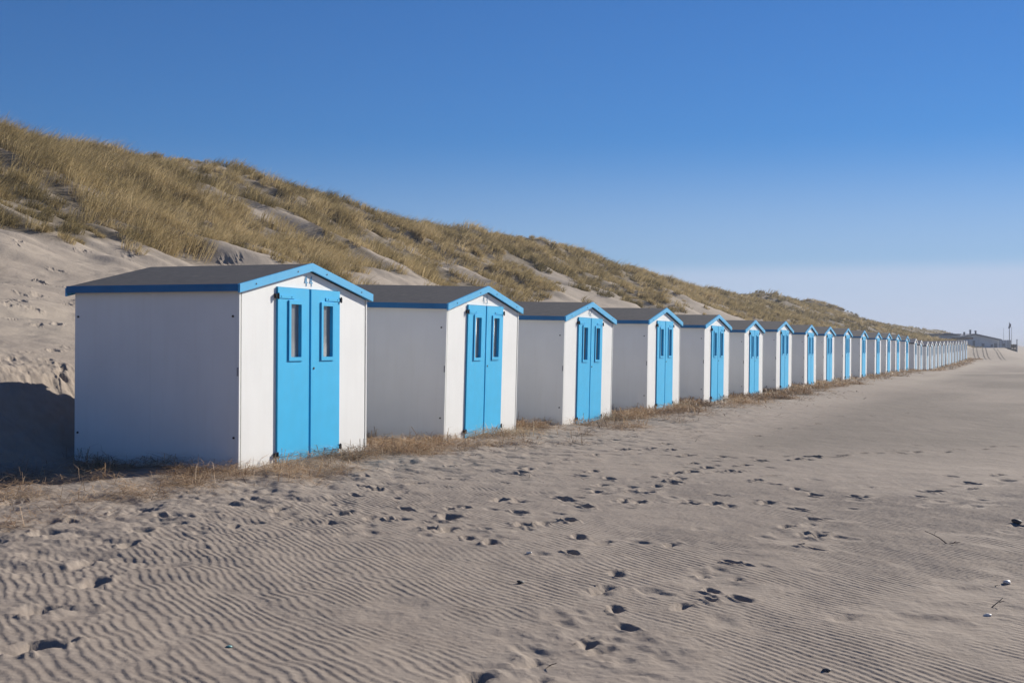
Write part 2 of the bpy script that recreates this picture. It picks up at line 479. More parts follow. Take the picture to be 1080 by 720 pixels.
# long flank towards the sun, short steep lee flank
fl = .76
prof = np.where(fr < fl, .5-.5*np.cos(np.pi*fr/fl), .5+.5*np.cos(np.pi*(fr-fl)/(1-fl)))
prof = 1 - (1-prof)**1.25
x_, y_ = GX[sb, sa], GY[sb, sa]
strength = sstep(.04, .45, np.abs(amp))*sstep(15.2, 12.0, y_)
patchy = .62 + .38*sstep(-.45, .15, fbm(x_/1.3, y_/1.8, 77, 3))
u_ = GU[sb, sa]
strength = strength*patchy*sstep(-.9, -2.2, u_)
edge = sstep(a_lo-.3, a_lo+.2, a_)*sstep(a_hi+.3, a_hi-.2, a_)
RIP = np.zeros_like(GZ)
RIP[sb, sa] = (1-prof)*(.084+.006*sstep(2,5,a_))*LOC*strength*edge      # steep side faces away from the sun
# broad shallow swells under the ripples
GZ = GZ + .012*fbm(GX/.9, GY/1.2, 81, 3)*sstep(18, 12, GY)*sstep(0, -2, GU)

# trampled, lumpy sand along the row and behind it
tr = sstep(-3.0, -.7, GU)*np.maximum(sstep(3.2, 1.2, GU), 2.2*sstep(5.0, 3.6, GU)*sstep(.8, -.6, GP)*sstep(.5, 1.5, GU))*sstep(60, 25, GY)
lump = fbm(GX/.34, GY/.42, 91, 4)
GZ = GZ + tr*(.019*lump + .013*np.abs(fbm(GX/.15, GY/.2, 95, 3)))
strip = sstep(-4.3, -1.4, GU)*sstep(40, 18, GY)*sstep(1, -1, GU)
GZ = GZ + strip*.013*np.minimum(0, fbm(GX/.30, GY/.26, 97, 3)-.25)*2

# foot prints, read off the photograph
FOOT = [(47,564,1.6),(90,592,1.3),(97,615,1.4),(40,645,1.5),(33,685,1.6),(147,560,1),(137,575,1),(70,550,.9),(120,540,.9),(12,530,1.2),
 (172,545,.9),(200,546,.8),(270,552,.9),(293,538,1.1),(313,548,.8),(347,550,.8),(247,556,.8),(240,532,.9),(265,526,.9),(152,537,.9),
 (474,546,1.5),(453,557,1.1),(472,558,1.1),(517,572,1.1),(495,566,.9),(548,540,1),(552,553.5,1.2),(574,552,1.1),(527,527.5,1),(618,535,1.1),
 (589,525.5,1),(600,549,1.1),(610,566,1),(604,583,1),(650,605,1.1),(634,621,1.2),(650,642,.9),(661,660,.9),(620,675,1.1),(630,685,1),
 (564,697,1.2),(497,715,1.2),(566,719,1),(626,497,1),(634,511.5,1.1),(630,519,.9),(643,504,.9),(628,479,.8),(692,513,1),(682,519,.9),
 (674,530.6,.9),(659,527.5,.8),(398,516.6,1),(435,510,1),(558,494,1),(552,499,1),(492,535,.8),(474,536,.8),(427,536,.8),(414,547,.9),
 (390,546,.8),(363,540,.9),(348,551,.8),(703,468,1.1),(688,472,.9),(670,474,.9),(653,475.5,1),(724,481,1),(730,497,1.2),(712,499,1.1),
 (717,505.5,1.2),(712,509.5,1),(747,493,1.1),(773,497,1.1),(733,489,.8),(729,530,1),(752,531.5,1.1),(675.5,530,.9),(657,530,.8),
 (710,474,.8),(738,455,.8),(725,459,.8),(810,530,1.3),(798.5,506,1.1),(839,515,.9),(861,522.6,1),(845,538,.9),(860,548,.9),(830,556,.9),
 (863,566,1.2),(848,564,.8),(843,575.5,.8),(861,580,.8),(771,594,.9),(787,596,.7),(778,610,.7),(741,608,.8),(750,624,1.0),(782,632,1.1),
 (748,634,.8),(719,640,.9),(984,518.5,1.1),(1024,509.6,1),(1054,501,.9),(1024,516,.8),(904,524,1),(969,524,.8),(803,486,1),(784,491,1),
 (775,497,1),(840,484.6,1.1),(858,481.6,1.1),(890,480.7,1.1),(909.6,477.8,1.2),(950,478,.8),(967,477,1),(998.5,477,1),(1012,474,1),
 (1038.5,474,1),(1046,471,.9),(1075,556,1.0),(708,575,.8),(820,452,1),(800,460,.9),(862,447,.9),
 # prints up the foot of the dune
 (22,318,1.2),(40,312,1.2),(8,322,1.1),(34,326,1.1),(14,336,1.2),(60,342,1.2),(40,343,1),(57,370,1.2),(30,372,1),(48,380,1.2),(12,378,1),(66,390,1),
 (20,254,1.0),(135,270,1.1),(142,266,.9),(212,262,1.0),(237,276,1.0),(244,278,.9),(206,258,.9),(253,273,.9)]
def dent(X, Y, size, ang, L=.29, W=.125, depth=.042, kill=True):
    a0 = X*ax + Y*ay; b0 = -X*ay + Y*ax
    R = .42*size
    i0, i1 = np.searchsorted(A, [a0-R, a0+R]); j0, j1 = np.searchsorted(B, [b0-R, b0+R])
    if i1-i0 < 1 or j1-j0 < 1: return
    s_ = (slice(j0, j1), slice(i0, i1))
    dx = GX[s_]-X; dy = GY[s_]-Y
    ca, sn = math.cos(ang), math.sin(ang)
    l = dx*ca+dy*sn; w = -dx*sn+dy*ca
    w = w - .02*np.sin(l/L*4)
    r = np.sqrt((l/(L*size/2))**2 + (w/(W*size/2))**2)
    r = r*(1 + .30*fbm(GX[s_]/.085+X*7, GY[s_]/.085, 101, 3))
    hole = 1-sstep(.50, 1.12, r)
    heel = 1 + .25*np.sin(l/L*5)
    rim = np.exp(-((r-1.42)/.27)**2)*(.32+.25*fbm(GX[s_]/.1, GY[s_]/.1, 103, 2))
    if kill: RIP[s_] *= sstep(1.2, 2.1, r)
    GZ[s_] += depth*size*(-hole*heel + rim)
for (fx, fy, sz) in FOOT:
    X, Y = px_ground(fx, fy)
    far = 1 + .35*float(sstep(16, 30, Y))
    if fy > 575 and 540 < fx < 900: sz *= .80
    an = math.atan2(.9, .35) + random.uniform(-.6, .6)
    dent(X, Y, sz*far*.80, an, depth=.034*random.uniform(.8, 1.25), L=.27, W=.12)
# softer, blown-in marks beside them
for (fx, fy, sz) in FOOT:
    if fy < 440: continue
    X, Y = px_ground(fx, fy)
    for k in range(2 if fy < 560 else 1):
        dent(X+random.gauss(0, .32), Y+random.gauss(0, .45), random.uniform(.45, 1.0), random.uniform(.5, 1.9), depth=random.uniform(.007, .017), L=.28, W=.15)
# scuffed, sat-upon hollows between the prints
for (fx, fy, sz) in [(485,561,2.0),(505,568,1.6),(462,552,1.6),(765,618,1.6),(800,590,1.4),(840,570,1.4),(430,640,1.1),
                     (610,680,2.2),(640,672,1.8),(600,700,2.0),(1020,640,1.8),(1030,625,1.8),(985,655,1.8),(690,700,1.8),(410,650,1.4)]:
    X, Y = px_ground(fx, fy)
    dent(X, Y, sz, random.uniform(0, 3), L=.32, W=.22, depth=.0045)
# many lesser prints trodden along the front of the row
for i in range(260):
    p = random.uniform(-4, 60); u = -random.choice([random.gauss(1.9, .7), random.uniform(.4, 5.5)])
    X, Y = xy(p, u)
    dent(X, Y, random.uniform(.4, .85), random.uniform(0, 3.1), depth=.028)
# old trampled slope at the dune foot
for i in range(320):
    p = random.uniform(-14, 24); u = random.uniform(3.2, 13)
    X, Y = xy(p, u)
    dent(X, Y, random.uniform(.5, 1.15), random.uniform(0, 3.1), depth=.045)
GZ = GZ + RIP

# colour fields carried by the sheet
bank = sstep(1.5, 6, GU)
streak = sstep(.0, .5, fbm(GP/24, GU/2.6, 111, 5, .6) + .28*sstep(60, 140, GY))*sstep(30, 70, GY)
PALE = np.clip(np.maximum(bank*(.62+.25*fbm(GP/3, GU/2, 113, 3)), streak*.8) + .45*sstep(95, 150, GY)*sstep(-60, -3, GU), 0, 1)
LITTER = np.clip(np.maximum(sstep(-3.2, -.8, GU)*sstep(6, 2, GU), .9*sstep(9, 12, GU)), 0, 1)

MID_DARK = np.clip(sstep(12.5, 21, GY)*sstep(-2.2, -4.5, GU)*sstep(150, 70, GY)*(.75+.45*fbm(GP/7, GU/2.2, 117, 4)), 0, 1)  # unevenly darker sand over the middle distance of the beach
THATCH = np.zeros_like(GZ)
gm = (GU > 2) & (GU < 40) & (GP > -20) & (GP < 600)
THATCH[gm] = .85*np.clip(grass_cover(GP[gm], GU[gm]), 0, 1)
nA, nB = len(A), len(B)
idx = np.arange(nA*nB).reshape(nB, nA)
Q = np.stack([idx[:-1,:-1], idx[:-1,1:], idx[1:,1:], idx[1:,:-1]], -1).reshape(-1, 4)
fu = (GU[:-1,:-1]+GU[1:,1:]).ravel()/2
fp = (GP[:-1,:-1]+GP[1:,1:]).ravel()/2
is_dune = fu > 3.4
V = np.stack([GX.ravel(), GY.ravel(), GZ.ravel()], -1)
def sheet(name, faces):
    used = np.zeros(len(V), bool); used[faces.ravel()] = True
    remap = np.cumsum(used)-1
    o = np_mesh(name, V[used], remap[faces], None, M_SAND, smooth=True)
    for nm, fld in (('pale', PALE), ('litter', LITTER), ('mid_dark', MID_DARK), ('thatch', THATCH)):
        at = o.data.attributes.new(nm, 'FLOAT', 'POINT')
        at.data.foreach_set('value', fld.ravel()[used].astype(np.float32))
    tag(o, kind='structure')
    return o
sheet('beach', Q[~is_dune])
sheet('dune', Q[is_dune])
print('terrain verts', len(V), nA, nB)

# tyre tracks over the bank: strips of darker churned sand lying on the sheet
M_TRACK = paint('churned_dark_sand', (.15, .13, .11), .95, .15, .6, None, 0, .1)
for (ta, tb, tc_) in ((1026.5, 1031.0, -1.4), (1029.9, 1035.2, -1.4), (1036.2, 1041.0, -1.2), (1039.6, 1045.5, -1.2), (1047.5, 1057.0, .6), (1051, 1061, .6)):
    vs = []
    for k in range(15):
        t = k/14; yy = 200 - 42*t**.8
        xx = (ta + (tb-ta)*t + tc_*math.sin(t*3.1) - 540)/F*yy
        w_ = .045*(1+.3*math.sin(k*1.7+ta))
        for sd in (-1, 1):
            vs.append((xx+sd*w_, yy, float(terrain(xx+sd*w_, yy))+.03))
    fq = [(2*k, 2*k+1, 2*k+3, 2*k+2) for k in range(14)]
    o = np_mesh('tyre_track', np.array(vs), np.array(fq), None, M_TRACK, smooth=True)
    tag(o, kind='structure')

# sea, far out to the right
def sea_mat():
    m, t, b = new_mat('sea_water')
    b.inputs['Base Color'].default_value = (.06, .10, .13, 1); b.inputs['Roughness'].default_value = .25
    ge = N(t, 'ShaderNodeNewGeometry'); nz = N(t, 'ShaderNodeTexNoise'); nz.inputs['Scale'].default_value = .4; nz.inputs['Detail'].default_value = 6
    t.links.new(ge.outputs['Position'], nz.inputs['Vector'])
    bp = N(t, 'ShaderNodeBump'); bp.inputs['Strength'].default_value = .6; bp.inputs['Distance'].default_value = .5
    t.links.new(nz.outputs['Fac'], bp.inputs['Height']); t.links.new(bp.outputs['Normal'], b.inputs['Normal'])
    return m
c1 = xy(-3000, -62); c2 = xy(20000, -62); c3 = xy(20000, -20000); c4 = xy(-3000, -20000)
sea = np_mesh('sea', np.array([(*c, -1.98) for c in (c1, c4, c3, c2)]), np.array([[0,1,2,3]]), None, sea_mat())
tag(sea, kind='structure')

# ------------------------------------------------------------------ marram grass on the dune and straw by the huts
def blades(name, P, H, W, LD, tilt0, tilt1, tone, mat, label, face=None):
    """P roots, H lengths, W widths, LD lean azimuth, tilt0/tilt1 lean from upright at the root / tip (radians)"""
    n = len(P)
    l = np.stack([np.cos(LD), np.sin(LD), 0*LD], -1)
    up = np.array([0,0,1.0])
    d0 = np.sin(tilt0)[:,None]*l + np.cos(tilt0)[:,None]*up
    d1 = np.sin(tilt1)[:,None]*l + np.cos(tilt1)[:,None]*up
    az = rng.uniform(0, 2*np.pi, n) if face is None else face
    side = np.stack([np.cos(az), np.sin(az), 0*az], -1)
    m1 = P + d0*(H*.5)[:,None]
    tip = m1 + d1*(H*.5)[:,None]
    w = (W/2)[:,None]*side
    V = np.empty((n,5,3))
    V[:,0] = P-w; V[:,1] = P+w; V[:,2] = m1+w*.8; V[:,3] = m1-w*.8; V[:,4] = tip
    i = np.arange(n)*5
    Q = np.stack([i,i+1,i+2,i+3], -1); T = np.stack([i+3,i+2,i+4], -1)
    o = np_mesh(name, V.reshape(-1,3), Q, T, mat)
    at = o.data.attributes.new('tone', 'FLOAT', 'POINT')
    at.data.foreach_set('value', np.repeat(np.clip(tone, 0, 1), 5).astype(np.float32))
    tag(o, label, None, None, 'stuff')
    return o

pts = []; 
def clumps(p0, p1, dens):
    A_ = (p1-p0)*(32-(9.5 if p0 < 100 else 2.5))
    n = int(A_*dens)
    p = rng.uniform(p0, p1, n); u = rng.uniform(9.5 if p0 < 100 else 2.5, 32, n)
    g = grass_cover(p, u)
    keep = rng.random(n) < np.clip(g, 0, 1)**.8
    return p[keep], u[keep]
cp, cu = [], []
for (p0, p1, dn) in ((-6, 30, 3.1), (30, 70, 2.5), (70, 130, 1.8), (130, 240, 1.0), (240, 560, .38)):
    a_, b_ = clumps(p0, p1, dn); cp.append(a_); cu.append(b_)
# lone tufts on the bare slope
n = 45
a_ = rng.uniform(14, 150, n); b_ = rng.uniform(9.0, 14.5, n)
grp = rng.integers(0, 5, n)
cp.append(a_); cu.append(b_)
cp = np.concatenate(cp); cu = np.concatenate(cu)
cx, cy = xy(cp, cu)
dist = np.hypot(cx, cy)
nb_ = np.clip(140*(34/dist)**.9, 10, 140).astype(int)
size = rng.uniform(.55, 1.2, len(cp))*(.85+.45*vnoise(cp/3.4, cu/5, 131))
rep = np.repeat(np.arange(len(cp)), nb_)
nbl = len(rep)
print('clumps', len(cp), 'blades', nbl)
rad = np.sqrt(rng.random(nbl))*.42*size[rep]
th = rng.uniform(0, 2*np.pi, nbl)
bx = cx[rep] + rad*np.cos(th); by = cy[rep] + rad*np.sin(th)
bz = terrain(bx, by) - .04
wind = math.atan2(-S, Cc) - .05                       # combed down the slope, towards the sea
splay = rad/(.42*size[rep])
lx = 1.25*np.cos(wind) + .6*splay*np.cos(th) + rng.normal(0, .25, nbl)
ly = 1.25*np.sin(wind) + .6*splay*np.sin(th) + rng.normal(0, .25, nbl)
LD = np.arctan2(ly, lx)
mag = np.hypot(lx, ly)
t0 = np.clip(.12 + .30*mag*rng.uniform(.5, 1.3, nbl), .03, 1.0)
t1 = np.clip(t0 + .30 + .55*mag*rng.uniform(.4, 1.2, nbl), .2, 2.1)
H = size[rep]*rng.uniform(.45, 1.05, nbl)*.80
Wd = np.maximum(.008, dist[rep]*.00034)*rng.uniform(.7, 1.4, nbl)
ctone = .48 + .30*vnoise(cp/6, cu/5, 133) + .20*rng.normal(size=len(cp))
tone = ctone[rep] + .20*rng.normal(size=nbl)
blades('marram_grass', np.stack([bx,by,bz], -1), H, Wd, LD, t0, t1, tone, M_GRASS, 'straw coloured marram grass covering the upper dune')

# dry straw washed up along the fronts and between the huts
def straw(n_c, pr, ur, sd):
    p = rng.uniform(*pr, n_c); u = rng.uniform(*ur, n_c)
    den = sstep(-.10, .50, fbm(p/.9, u/.45, 141+sd, 4, .6) + .12)
    # nearest hut: less straw right in front of a door, more in the gaps
    k = np.abs(p[:,None] - np.array(HUT_P)[None,:]).min(1)
    den = den*np.where(u < .4, sstep(-1.35, -.35, u - .40*sstep(-1.6, -3.2, p) + .40*sstep(0, 3, p) + .45*fbm(p/.9, p*0, 149, 2)), 1)*np.where(k < .75, sstep(-.75, -.15, -np.abs(u+.1)) , 1)
    keep = rng.random(n_c) < den
    return p[keep], u[keep]
sp, su = [], []
for (pr, ur, n_) in (((-9, 12), (-2.0, 1.9), 5200), ((12, 40), (-2.0, .9), 6400), ((40, 160), (-2.0, .7), 6500)):
    a_, b_ = straw(n_, pr, ur, 0); sp.append(a_); su.append(b_)
nlit = 520
a_ = rng.uniform(-5, 30, nlit); b_ = -np.abs(rng.normal(.9, 1.0, nlit))
sp.append(a_); su.append(b_)
sp = np.concatenate(sp); su = np.concatenate(su)
scraps = np.arange(len(sp)) >= len(sp)-nlit
inside = (np.abs(sp[:,None]-np.array(HUT_P)[None,:]).min(1) < 1.46) & (su > -.04)
sp, su, scraps = sp[~inside], su[~inside], scraps[~inside]
sx, sy = xy(sp, su)
sd_ = np.hypot(sx, sy)
nn = np.clip(42*(16/sd_)**.8, 9, 44).astype(int)
nn = np.where(scraps, 3, nn)
rep = np.repeat(np.arange(len(sp)), nn); m_ = len(rep)
print('straw', m_)
rr = np.abs(rng.normal(0, .16, m_)); th = rng.uniform(0, 2*np.pi, m_)
bx = sx[rep]+rr*np.cos(th); by = sy[rep]+rr*np.sin(th)
tp, tu = pu(bx, by)
ok = ~((np.abs(tp[:,None]-np.array(HUT_P)[None,:]).min(1) < 1.45) & (tu > -.05) & (tu < 2.3))
rep, rr, th, bx, by = rep[ok], rr[ok], th[ok], bx[ok], by[ok]; m_ = len(rep)
# sit the straw on the actual sheet (bilinear look-up)
def sheet_z(x, y):
    a = x*ax+y*ay; b = -x*ay+y*ax
    i = np.clip(np.searchsorted(A, a)-1, 0, nA-2); j = np.clip(np.searchsorted(B, b)-1, 0, nB-2)
    fa = (a-A[i])/(A[i+1]-A[i]); fb = (b-B[j])/(B[j+1]-B[j])
    return (GZ[j,i]*(1-fa)+GZ[j,i+1]*fa)*(1-fb)+(GZ[j+1,i]*(1-fa)+GZ[j+1,i+1]*fa)*fb
mound = .11*np.exp(-(rr/.17)**2)
bz = sheet_z(bx, by) + mound*rng.random(m_)
LD = rng.uniform(0, 2*np.pi, m_)
t0 = rng.uniform(1.22, 1.60, m_); t1 = t0 + rng.uniform(0, .45, m_)
up_ = rng.random(m_) < .035
up_ &= ~scraps[rep]
t0[up_] = rng.uniform(.1, .7, up_.sum())
Hs = rng.uniform(.08, .30, m_)
Ws = np.maximum(.0045, sd_[rep]*.00042)*rng.uniform(.7, 1.3, m_)
tn = .46 + .40*vnoise(sp/1.1, su/.8, 151)[rep] + .22*rng.normal(size=m_) - .5*scraps[rep]
blades('dry_straw', np.stack([bx,by,bz], -1), Hs, Ws, LD, t0, t1, tn, M_STRAW, 'brown dry straw lying in a line along the beach huts')

# ------------------------------------------------------------------ beach huts
HW, HL = 2.82, 2.12                            # width of the gable front, depth
APEX, EAVE = 2.25, 1.955                       # top of barge board at the ridge / over the wall
TILT = math.atan((APEX-EAVE)/(HW/2+.06))
SINK = .18                                     # walls go this far into the sand
DW, DH = .69, 1.955                            # door leaf

def gable_z(x):                                # underside line of the roof
    return APEX - .095 - abs(x)*math.tan(TILT)

DIGITS = {'4': [((.62,0),(.62,1.6)),((0,.55),(1,.55)),((.1,.55),(.3,1.3))], '3': [((0,1.6),(.9,1.6)),((.9,1.6),(.9,0)),((.2,.8),(.9,.8)),((0,0),(.9,0))],
          '2': [((0,1.6),(.9,1.6)),((.9,1.6),(.9,.8)),((0,.8),(.9,.8)),((0,.8),(0,0)),((0,0),(.9,0))], '1': [((.5,0),(.5,1.6))]}
def number_mesh(txt, mat, parent):
    m = MB(); h = .068
    x = -len(txt)*.5*.112 + .020
    for ch in txt:
        for (a, b) in DIGITS[ch]:
            pa = Vector((x + a[0]*h*.98, 0, a[1]*h)); pb = Vector((x + b[0]*h*.98, 0, b[1]*h))
            d = pb-pa; L = d.length + .008; mid = (pa+pb)/2
            Mx = Matrix.Translation((mid.x, -.0035, mid.z+1.992)) @ Matrix.Rotation(-math.atan2(d.z, d.x), 4, 'Y')
            m.box(-L/2, L/2, -.0015 - .0004*random.random(), .0025, -.0058, .0058, Mx)
        x += .112
    return m.build('house_number', mat, parent)

def make_hut(label, group, roof_mat=None, trim=None, barge=None, leaf=None, detailed=True):
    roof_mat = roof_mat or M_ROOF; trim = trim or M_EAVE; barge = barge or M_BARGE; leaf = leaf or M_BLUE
    root = empty('beach_hut', (0,0,0))
    tag(root, label, 'beach hut', group)
    w = HW/2
    # front wall: one board with the doorway cut out
    m = MB()
    l = w - .046
    pts = [(-l,-SINK),(-DW-.003,-SINK),(-DW-.003,DH+.004),(DW+.003,DH+.004),(DW+.003,-SINK),(l,-SINK),(l,gable_z(l)),(0,gable_z(0)),(-l,gable_z(-l))]
    m.prism(pts, 'y', 0, .03)
    fw = m.build('front_wall', M_WHITE, root)
    # side walls, each of two sheets with a seam
    for sgn in (-1, 1):
        m = MB()
        x0, x1 = (-w, -w+.03) if sgn < 0 else (w-.03, w)
        y0, ym, y1 = .034, HL*.52, HL-.032
        m.box(x0, x1, y0, ym-.0007, -SINK, EAVE-.075)
        m.box(x0, x1, ym+.0007, y1, -SINK, EAVE-.075)
        sw = m.build('side_wall', M_WHITE, root)
        xo = sgn*w
        for (by_, bz_) in ((.075, 1.62), (.06, .36), (HL-.07, 1.62), (HL-.07, .36)):
            b_ = MB(); b_.cyl((xo-sgn*.004, by_, bz_), (xo+sgn*.010, by_, bz_), .012, 8); b_.build('bolt', M_METAL, sw)
        # corner strip with a shadow gap to the front board
        c = MB(); c.box(-w-.006 if sgn < 0 else w-.018, -w+.018 if sgn < 0 else w+.006, -.004, .0335, -SINK, EAVE-.072)
        ct = c.build('corner_strip', M_WHITE, root)
        g_ = MB(); g_.box(-w+.0185 if sgn < 0 else w-.0455, -w+.0455 if sgn < 0 else w-.0185, .020, .030, -SINK, EAVE-.09)  # added dark strip standing in for the shade inside the gap
        g_.build('gap_shade_strip', M_INSIDE, ct)
        if sgn < 0:
            h_ = MB(); h_.box(-w-.012, -w-.0065, .002, .020, 1.0, 1.09); h_.cyl((-w-.016,.011,1.04),(-w-.007,.011,1.04),.006,6)
            h_.build('latch', M_GALVA, ct)
    m = MB(); m.prism([(-w+.031,-SINK),(w-.031,-SINK),(w-.031,gable_z(w)),(0,gable_z(0)),(-w+.031,gable_z(-w))], 'y', HL-.03, HL)
    m.build('back_wall', M_WHITE, root)
    m = MB(); m.box(-w+.05, w-.05, .05, HL-.05, -.03, .01); m.build('floor_board', M_INSIDE, root)
    # roof: two felted slopes
    m = MB()
    ov = .062; e = w+ov
    zt = lambda x: APEX - .006 - abs(x)*math.tan(TILT)
    y0, y1 = -.028, HL+.028
    m.prism([(-e,zt(e)),(0,zt(0)),(e,zt(e)),(e,zt(e)-.035),(0,zt(0)-.035),(-e,zt(e)-.035)], 'y', y0, y1)
    rf = m.build('roof', roof_mat, root)
    # barge boards front and back
    hb = .088
    for (ya, yb) in ((-.056, -.0285), (HL+.0285, HL+.05)):
        for sg in (-1, 1):
            m = MB()
            x_a, x_b = .0008*sg, sg*(e+.012)
            zf = lambda x: APEX - (0 if ya < 0 else .022) - abs(x)*math.tan(TILT)
            pts = [(x_a, zf(x_a)), (x_b, zf(x_b)), (x_b, zf(x_b)-hb/math.cos(TILT)), (x_a, zf(x_a)-hb/math.cos(TILT))]
            m.prism(pts, 'y', ya, yb)
            bb = m.build('barge_board', barge, root)
            if ya < 0 and detailed:
                for fr_ in (.22, .80):
                    xx = sg*fr_*e; b_ = MB(); b_.cyl((xx, ya-.005, zf(xx)-.048), (xx, ya+.004, zf(xx)-.048), .0085, 6); b_.build('screw', M_METAL, bb)
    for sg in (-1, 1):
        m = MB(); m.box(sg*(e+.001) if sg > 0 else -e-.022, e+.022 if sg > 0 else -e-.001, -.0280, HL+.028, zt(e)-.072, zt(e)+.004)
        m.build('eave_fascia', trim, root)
    # doors
    for sg in (-1, 1):
        xi, xo = .024*sg, DW*sg
        xa, xb = min(xi,xo), max(xi,xo)
        ya, yb = -.024, .006
        # window place: nearer the left-hand side of each leaf, as built
        wx0, wx1 = xa + .255, xa + .475
        wz0, wz1 = DH-.765, DH-.180
        m = MB()
        z0, z1 = -.09, DH
        m.box(xa, wx0, ya, yb, z0, z1); m.box(wx1, xb, ya, yb, z0, z1)
        m.box(wx0, wx1, ya, yb, z0, wz0); m.box(wx0, wx1, ya, yb, wz1, z1)
        bmesh.ops.remove_doubles(m.bm, verts=m.bm.verts, dist=1e-5)
        dead = [f for f in m.bm.faces if False]
        d = m.build('door', leaf, root)
        f = MB(); t_ = .042; yf = ya-.015
        f.box(wx0-t_, wx0-.0, yf, ya-.001, wz0-t_, wz1+t_); f.box(wx1, wx1+t_, yf, ya-.001, wz0-t_, wz1+t_)
        f.box(wx0, wx1, yf, ya-.001, wz1, wz1+t_); f.box(wx0, wx1, yf, ya-.001, wz0-t_, wz0)
        f.build('window_frame', leaf, d)
        g = MB(); g.box(wx0+.0005, wx1-.0005, .001, .004, wz0+.0005, wz1-.0005); g.build('window_pane', M_GLASS, d)
        for zc in (DH-.10, .13):
            # long strap hinge painted with the door, dark pintle on the wall
            h_ = MB()
            s0, s1 = (xo-sg*.34, xo-sg*.02)
            h_.box(min(s0,s1), max(s0,s1), ya-.008, ya-.0008, zc-.020, zc+.014)
            h_.cyl((xo-sg*.06, ya-.012, zc), (xo-sg*.06, ya-.006, zc), .009, 6); h_.cyl((xo-sg*.28, ya-.012, zc), (xo-sg*.28, ya-.006, zc), .009, 6)
            h_.build('hinge', leaf, d)
            k = MB(); k.box(min(xo+sg*.005, xo+sg*.045), max(xo+sg*.005, xo+sg*.045), -.034, -.0006, zc-.024, zc+.024)
            k.cyl((xo+sg*.010, -.038, zc-.034), (xo+sg*.010, -.038, zc+.034), .009, 8)
            k.build('hinge_bracket', M_METAL, d)
        if sg > 0:
            k = MB(); k.cyl((xa+.06, ya-.006, 1.06), (xa+.06, ya+.001, 1.06), .014, 10); k.build('lock', M_METAL, d)
    return root

def children(o): return [c for c in ALL if c.parent == o]
def copy_tree(o, parent=None):
    c = o.copy(); COL.objects.link(c)
    if parent is not None: c.parent = parent
    for ch in KIDS.get(o.name, []):
        copy_tree(ch, c)
    return c

G_HUTS = 'white beach huts in a row along the foot of the dune'
proto = make_hut('x', G_HUTS)
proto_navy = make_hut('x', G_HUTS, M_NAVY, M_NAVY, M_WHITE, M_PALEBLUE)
KIDS = {}
for o in list(COL.objects):
    if o.parent is not None: KIDS.setdefault(o.parent.name, []).append(o)

LABEL = ['nearest and largest white beach hut, blue double doors, shaded side wall and number 44',
         'white beach hut directly behind the number 44 hut, second in the row']
ORD = ['third','fourth','fifth','sixth','seventh','eighth','ninth','tenth','eleventh','twelfth','thirteenth','fourteenth','fifteenth']
for k in ORD:
    LABEL.append('white beach hut with grey roof, %s in the row from the nearest' % k)
ORD2 = ['first','second','third','fourth','fifth','sixth','seventh','eighth','ninth','tenth','eleventh','twelfth','thirteenth','fourteenth','fifteenth']
for i, k in enumerate(ORD2):
    if i == 0: LABEL.append('nearest of the far white beach huts with dark navy roofs')
    elif i == 14: LABEL.append('farthest white beach hut, navy roofed, at the very end of the row')
    else: LABEL.append('far white beach hut, %s of the navy roofed ones from the nearest' % k)
LEAN = [.3, 1.7, 1.3, .9, .8, .7, .7, .4, .6, .5, .6, .4, .5, .4, .5]
ROLL = [.0, -.3, .25, -.2, .2, -.2, .3, .0, -.2, .2, .1, -.2, .1, .0, .1]
YAW = [.0, .5, -.3, .4, -.3, .3, -.2, .4, -.3, .2, .3, -.3, .2, -.2, .2]
for i, (p, z) in enumerate(zip(HUT_P, HUT_Z)):
    if i == 0: h = proto
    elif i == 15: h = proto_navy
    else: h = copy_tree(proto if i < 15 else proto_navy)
    h.name = 'beach_hut'
    X, Y = xy(p, 0.05)
    h.location = (X, Y, z)
    j = (lambda L_: L_[i] if i < len(L_) else random.uniform(-.4, .4))
    h.rotation_mode = 'XYZ'
    h.rotation_euler = (math.radians(j(LEAN)), math.radians(j(ROLL)), math.radians(90) - PHI + math.radians(j(YAW)))
    h['label'] = LABEL[i]
    if i < 3:
        fwall = [c for c in COL.objects if c.parent == h and c.name.startswith('front_wall')][0]
        number_mesh(['44', '43', '42'][i], M_NUM if i == 0 else M_NUMF, fwall)

# ------------------------------------------------------------------ beach pavilion and poles beyond the end of the row
M_PANEL = paint('grey_blue_boards', (.60, .67, .75), .6, .06, 1.0, (.25,.28,.30), .3)
M_GREY = paint('grey_boards', (.64, .67, .70), .7, .08, 1.0, (.2,.21,.22), .3)
M_DROOF = paint('dark_roofing', (.20, .215, .25), .7, .08, 2.0)
M_PALE = paint('pale_boards', (.52, .56, .60), .6, .06, 1.0)
M_WOOD = paint('brown_weathered_wood', (.17, .135, .11), .8, .15, 2.0)
M_GALV = paint('grey_metal', (.28, .29, .31), .5, .05, 6.0)
def at(px, Y): return (px-540)/F*Y
def lv(py, Y): return (366-py)/F*Y

